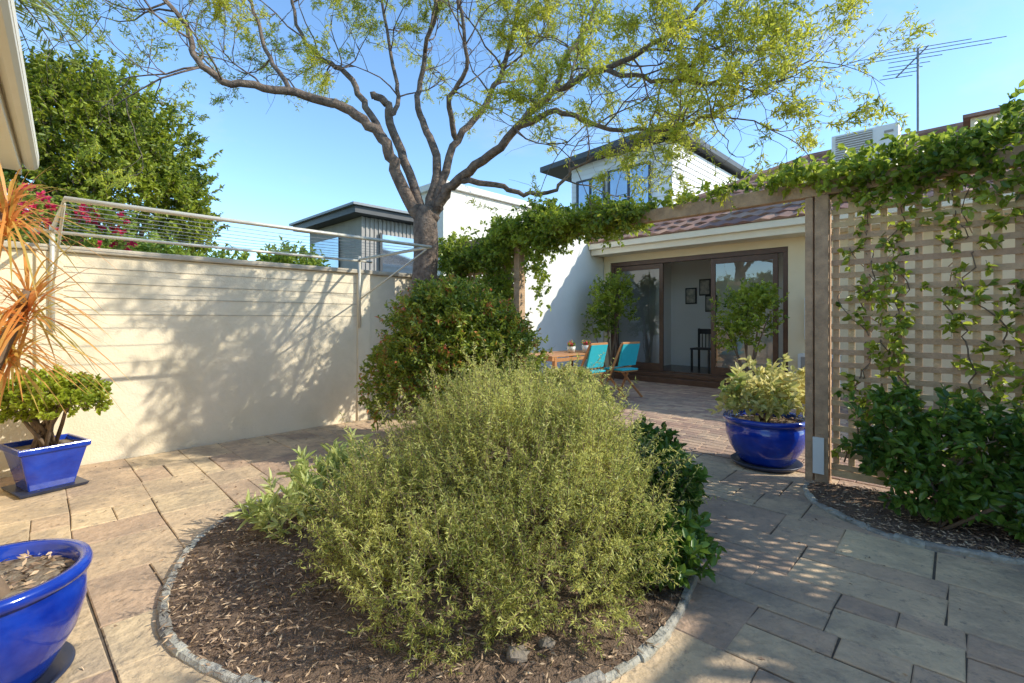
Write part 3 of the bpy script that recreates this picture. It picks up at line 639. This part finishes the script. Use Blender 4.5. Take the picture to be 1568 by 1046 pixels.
# garage with eave on the near left (not quite square to the yard)
def tw(v):
    a=math.radians(-3.1); dx,dy=v[0]+3.03,v[1]-.15; return (-3.03+dx*math.cos(a)-dy*math.sin(a), -.007+dx*math.sin(a)+dy*math.cos(a), v[2])
e=empty('side_garage'); mb=MB(True,tw); mb.box(-5.85,-1.2,-4.5,-.42,0,2.62); mb.build('walls',['cream'],e)
mb=MB(True,tw); mb.box(-5.92,-1.1,-.42,.02,2.63,2.66); mb.box(-5.92,-1.1,.022,.045,2.60,2.78); mb.box(-5.93,-1.08,.047,.15,2.70,2.79); mb.tube([(-5.93,.10,2.70),(-1.08,.10,2.70)],.05,10); mb.build('eave_and_gutter',['trim'],e)
mb=MB(True,tw); mb.add([(-5.92,.02,2.79),(-1.1,.02,2.79),(-1.1,-4.6,4.0),(-5.92,-4.6,4.0)],[(0,1,2,3)]); mb.build('roof',['metal'],e)
# added unseen block at the right, shaped to shade and dapple the path
e=empty('unseen_shade_block'); mb=MB(True); mb.box(3.15,6,-4,7,0,2.90); mb.build('walls',['cream'],e); mb=MB(True); mb.box(3.0,6.1,-4.1,7.1,2.902,3.0); mb.build('roof',['metal'],e)
mb=MB(True); y=-4.0
while y<5.5: mb.box(3.05,3.10,y,y+.05,3.002,3.28); y+=.19
mb.box(3.04,3.11,-4.05,5.55,3.282,3.33); mb.build('added_dapple_rail',['timber'],e)  # rail added on top so its gaps drop light spots on the path

# ------------------------------------------------------------------ furniture
def furn(name,x,y,rz,fn):
    e=empty(name); fn(e); 
    wx,wy=Yd(x,y); e.location=(wx,wy,.008); e.rotation_euler=(0,0,math.radians(rz)-math.radians(44.2))
def chair(e):
    mb=MB()
    for x in(-.23,.23):
        mb.beam((x,-.24,0),(x,.20,.95),.022,.04); mb.beam((x*.9,.28,0),(x*.9,-.22,.46),.022,.04)
    for k in range(7): mb.box(-.21,.21,-.22+k*.06,-.175+k*.06,.445,.465)
    mb.beam((-.23,.205,.94),(.23,.205,.94),.03,.05); mb.beam((-.23,.0,.50),(.23,.0,.50),.02,.03)
    mb.beam((-.21,-.19,.12),(.21,-.19,.12),.02,.03); mb.build('timber_frame',['teak'],e,bevel=.004)
    mb=MB(); mb.add([(-.225,.20,.93),(.225,.20,.93),(.225,.10,.55),(-.225,.10,.55),(-.225,.225,.93),(.225,.225,.93),(.225,.125,.55),(-.225,.125,.55)],[(0,1,2,3),(7,6,5,4),(0,4,5,1),(3,2,6,7),(0,3,7,4),(1,5,6,2)]); mb.build('fabric_back',['turq'],e)
    mb=MB(); mb.box(-.21,.21,-.23,.2,.468,.50); mb.build('seat_cushion',['turq'],e,bevel=.01)
furn('folding_garden_chair',-4.75,6.75,-92,chair); furn('folding_garden_chair',-4.55,7.45,-98,chair); furn('folding_garden_chair',-6.2,6.6,95,chair)
def table(e):
    mb=MB()
    for k in range(8): mb.box(-.40+k*.10,-.31+k*.10,-.8,.8,.72,.745)
    for y in(-.77,.77): mb.box(-.4,.39,y-.03,y+.03,.66,.718)
    for x in(-.36,.36):
        for y in(-.70,.70): mb.box(x-.03,x+.03,y-.03,y+.03,0,.718)
    for x in(-.36,.36): mb.box(x-.015,x+.015,-.67,.67,.64,.70)
    mb.build('teak_slats_and_legs',['teak'],e,bevel=.004)
furn('garden_table',-5.45,6.95,0,table)
for tx,ty,h_,cm in((-5.2,7.3,.14,'ac'),(-5.35,7.05,.12,'steel')):
    e=empty('table_pot_plant'); wx,wy=Yd(tx,ty); mb=MB(); mb.lathe(wx,wy,[(.001,.758),(.06,.758),(.08,.75+h_),(.07,.75+h_),(.065,.73+h_),(.001,.73+h_)],20); mb.build('pot',[cm],e,smooth=True)
    f=Fol(); P_=np.array([[wx,wy,.74+h_]]).repeat(24,0); f.shoots(P_,nrm(rdir(24)+np.array([0,0,1.2])),.10,7,.035,.02,.6,0,2); f.shoots(P_,nrm(rdir(24)+np.array([0,0,1.2])),.10,4,.03,.02,.6,1,2); f.build('foliage',['f_vine','f_pink','bark2'],e)

# ------------------------------------------------------------------ camera, light, sky
cam=bpy.data.cameras.new('camera'); co=bpy.data.objects.new('camera',cam); scene.collection.objects.link(co); scene.camera=co
co.location=(0,0,1.35); co.rotation_euler=(math.radians(90),0,0); cam.lens=17; cam.sensor_width=36; cam.shift_y=-.021; cam.clip_end=1500; cam.clip_start=.05
el=math.radians(34); az=math.radians(97)
sv=Vector((math.sin(az)*math.cos(el),math.cos(az)*math.cos(el),math.sin(el)))
su=bpy.data.lights.new('sun','SUN'); su.energy=5.0; su.angle=math.radians(.45); su.color=(1,.94,.80); so=bpy.data.objects.new('sun',su); scene.collection.objects.link(so)
so.rotation_euler=sv.to_track_quat('Z','Y').to_euler()
w=bpy.data.worlds.new('World'); scene.world=w; w.use_nodes=True; N=w.node_tree.nodes; LK=w.node_tree.links; bg=N['Background']; sk=N.new('ShaderNodeTexSky'); sk.sky_type='NISHITA'; sk.sun_disc=False
sk.sun_elevation=el; sk.sun_rotation=az; sk.air_density=1.0; sk.dust_density=.3; sk.ozone_density=1.8
mu=N.new('ShaderNodeMixRGB'); mu.blend_type='MULTIPLY'; mu.inputs[0].default_value=1; mu.inputs[2].default_value=(1.65,2.0,2.2,1); LK.new(sk.outputs[0],mu.inputs[1])
# thin high cirrus
tc=N.new('ShaderNodeTexCoord'); mp=N.new('ShaderNodeMapping'); mp.inputs['Scale'].default_value=(1.2,3.5,5); mp.inputs['Rotation'].default_value=(0,.3,.5); LK.new(tc.outputs['Generated'],mp.inputs[0])
nz=N.new('ShaderNodeTexNoise'); nz.inputs['Scale'].default_value=1.6; nz.inputs['Detail'].default_value=9; nz.inputs['Roughness'].default_value=.6; LK.new(mp.outputs[0],nz.inputs['Vector'])
rp=N.new('ShaderNodeValToRGB'); rp.color_ramp.elements[0].position=.55; rp.color_ramp.elements[1].position=.9; rp.color_ramp.elements[1].color=(.5,.5,.5,1); LK.new(nz.outputs['Fac'],rp.inputs['Fac'])
cl=N.new('ShaderNodeMixRGB'); cl.inputs[2].default_value=(5.8,6.1,6.3,1); LK.new(rp.outputs['Color'],cl.inputs[0]); LK.new(mu.outputs[0],cl.inputs[1])
bg.inputs['Strength'].default_value=.15; LK.new(cl.outputs[0],bg.inputs['Color'])
scene.view_settings.view_transform='Standard'; scene.view_settings.look='None'; scene.view_settings.exposure=0
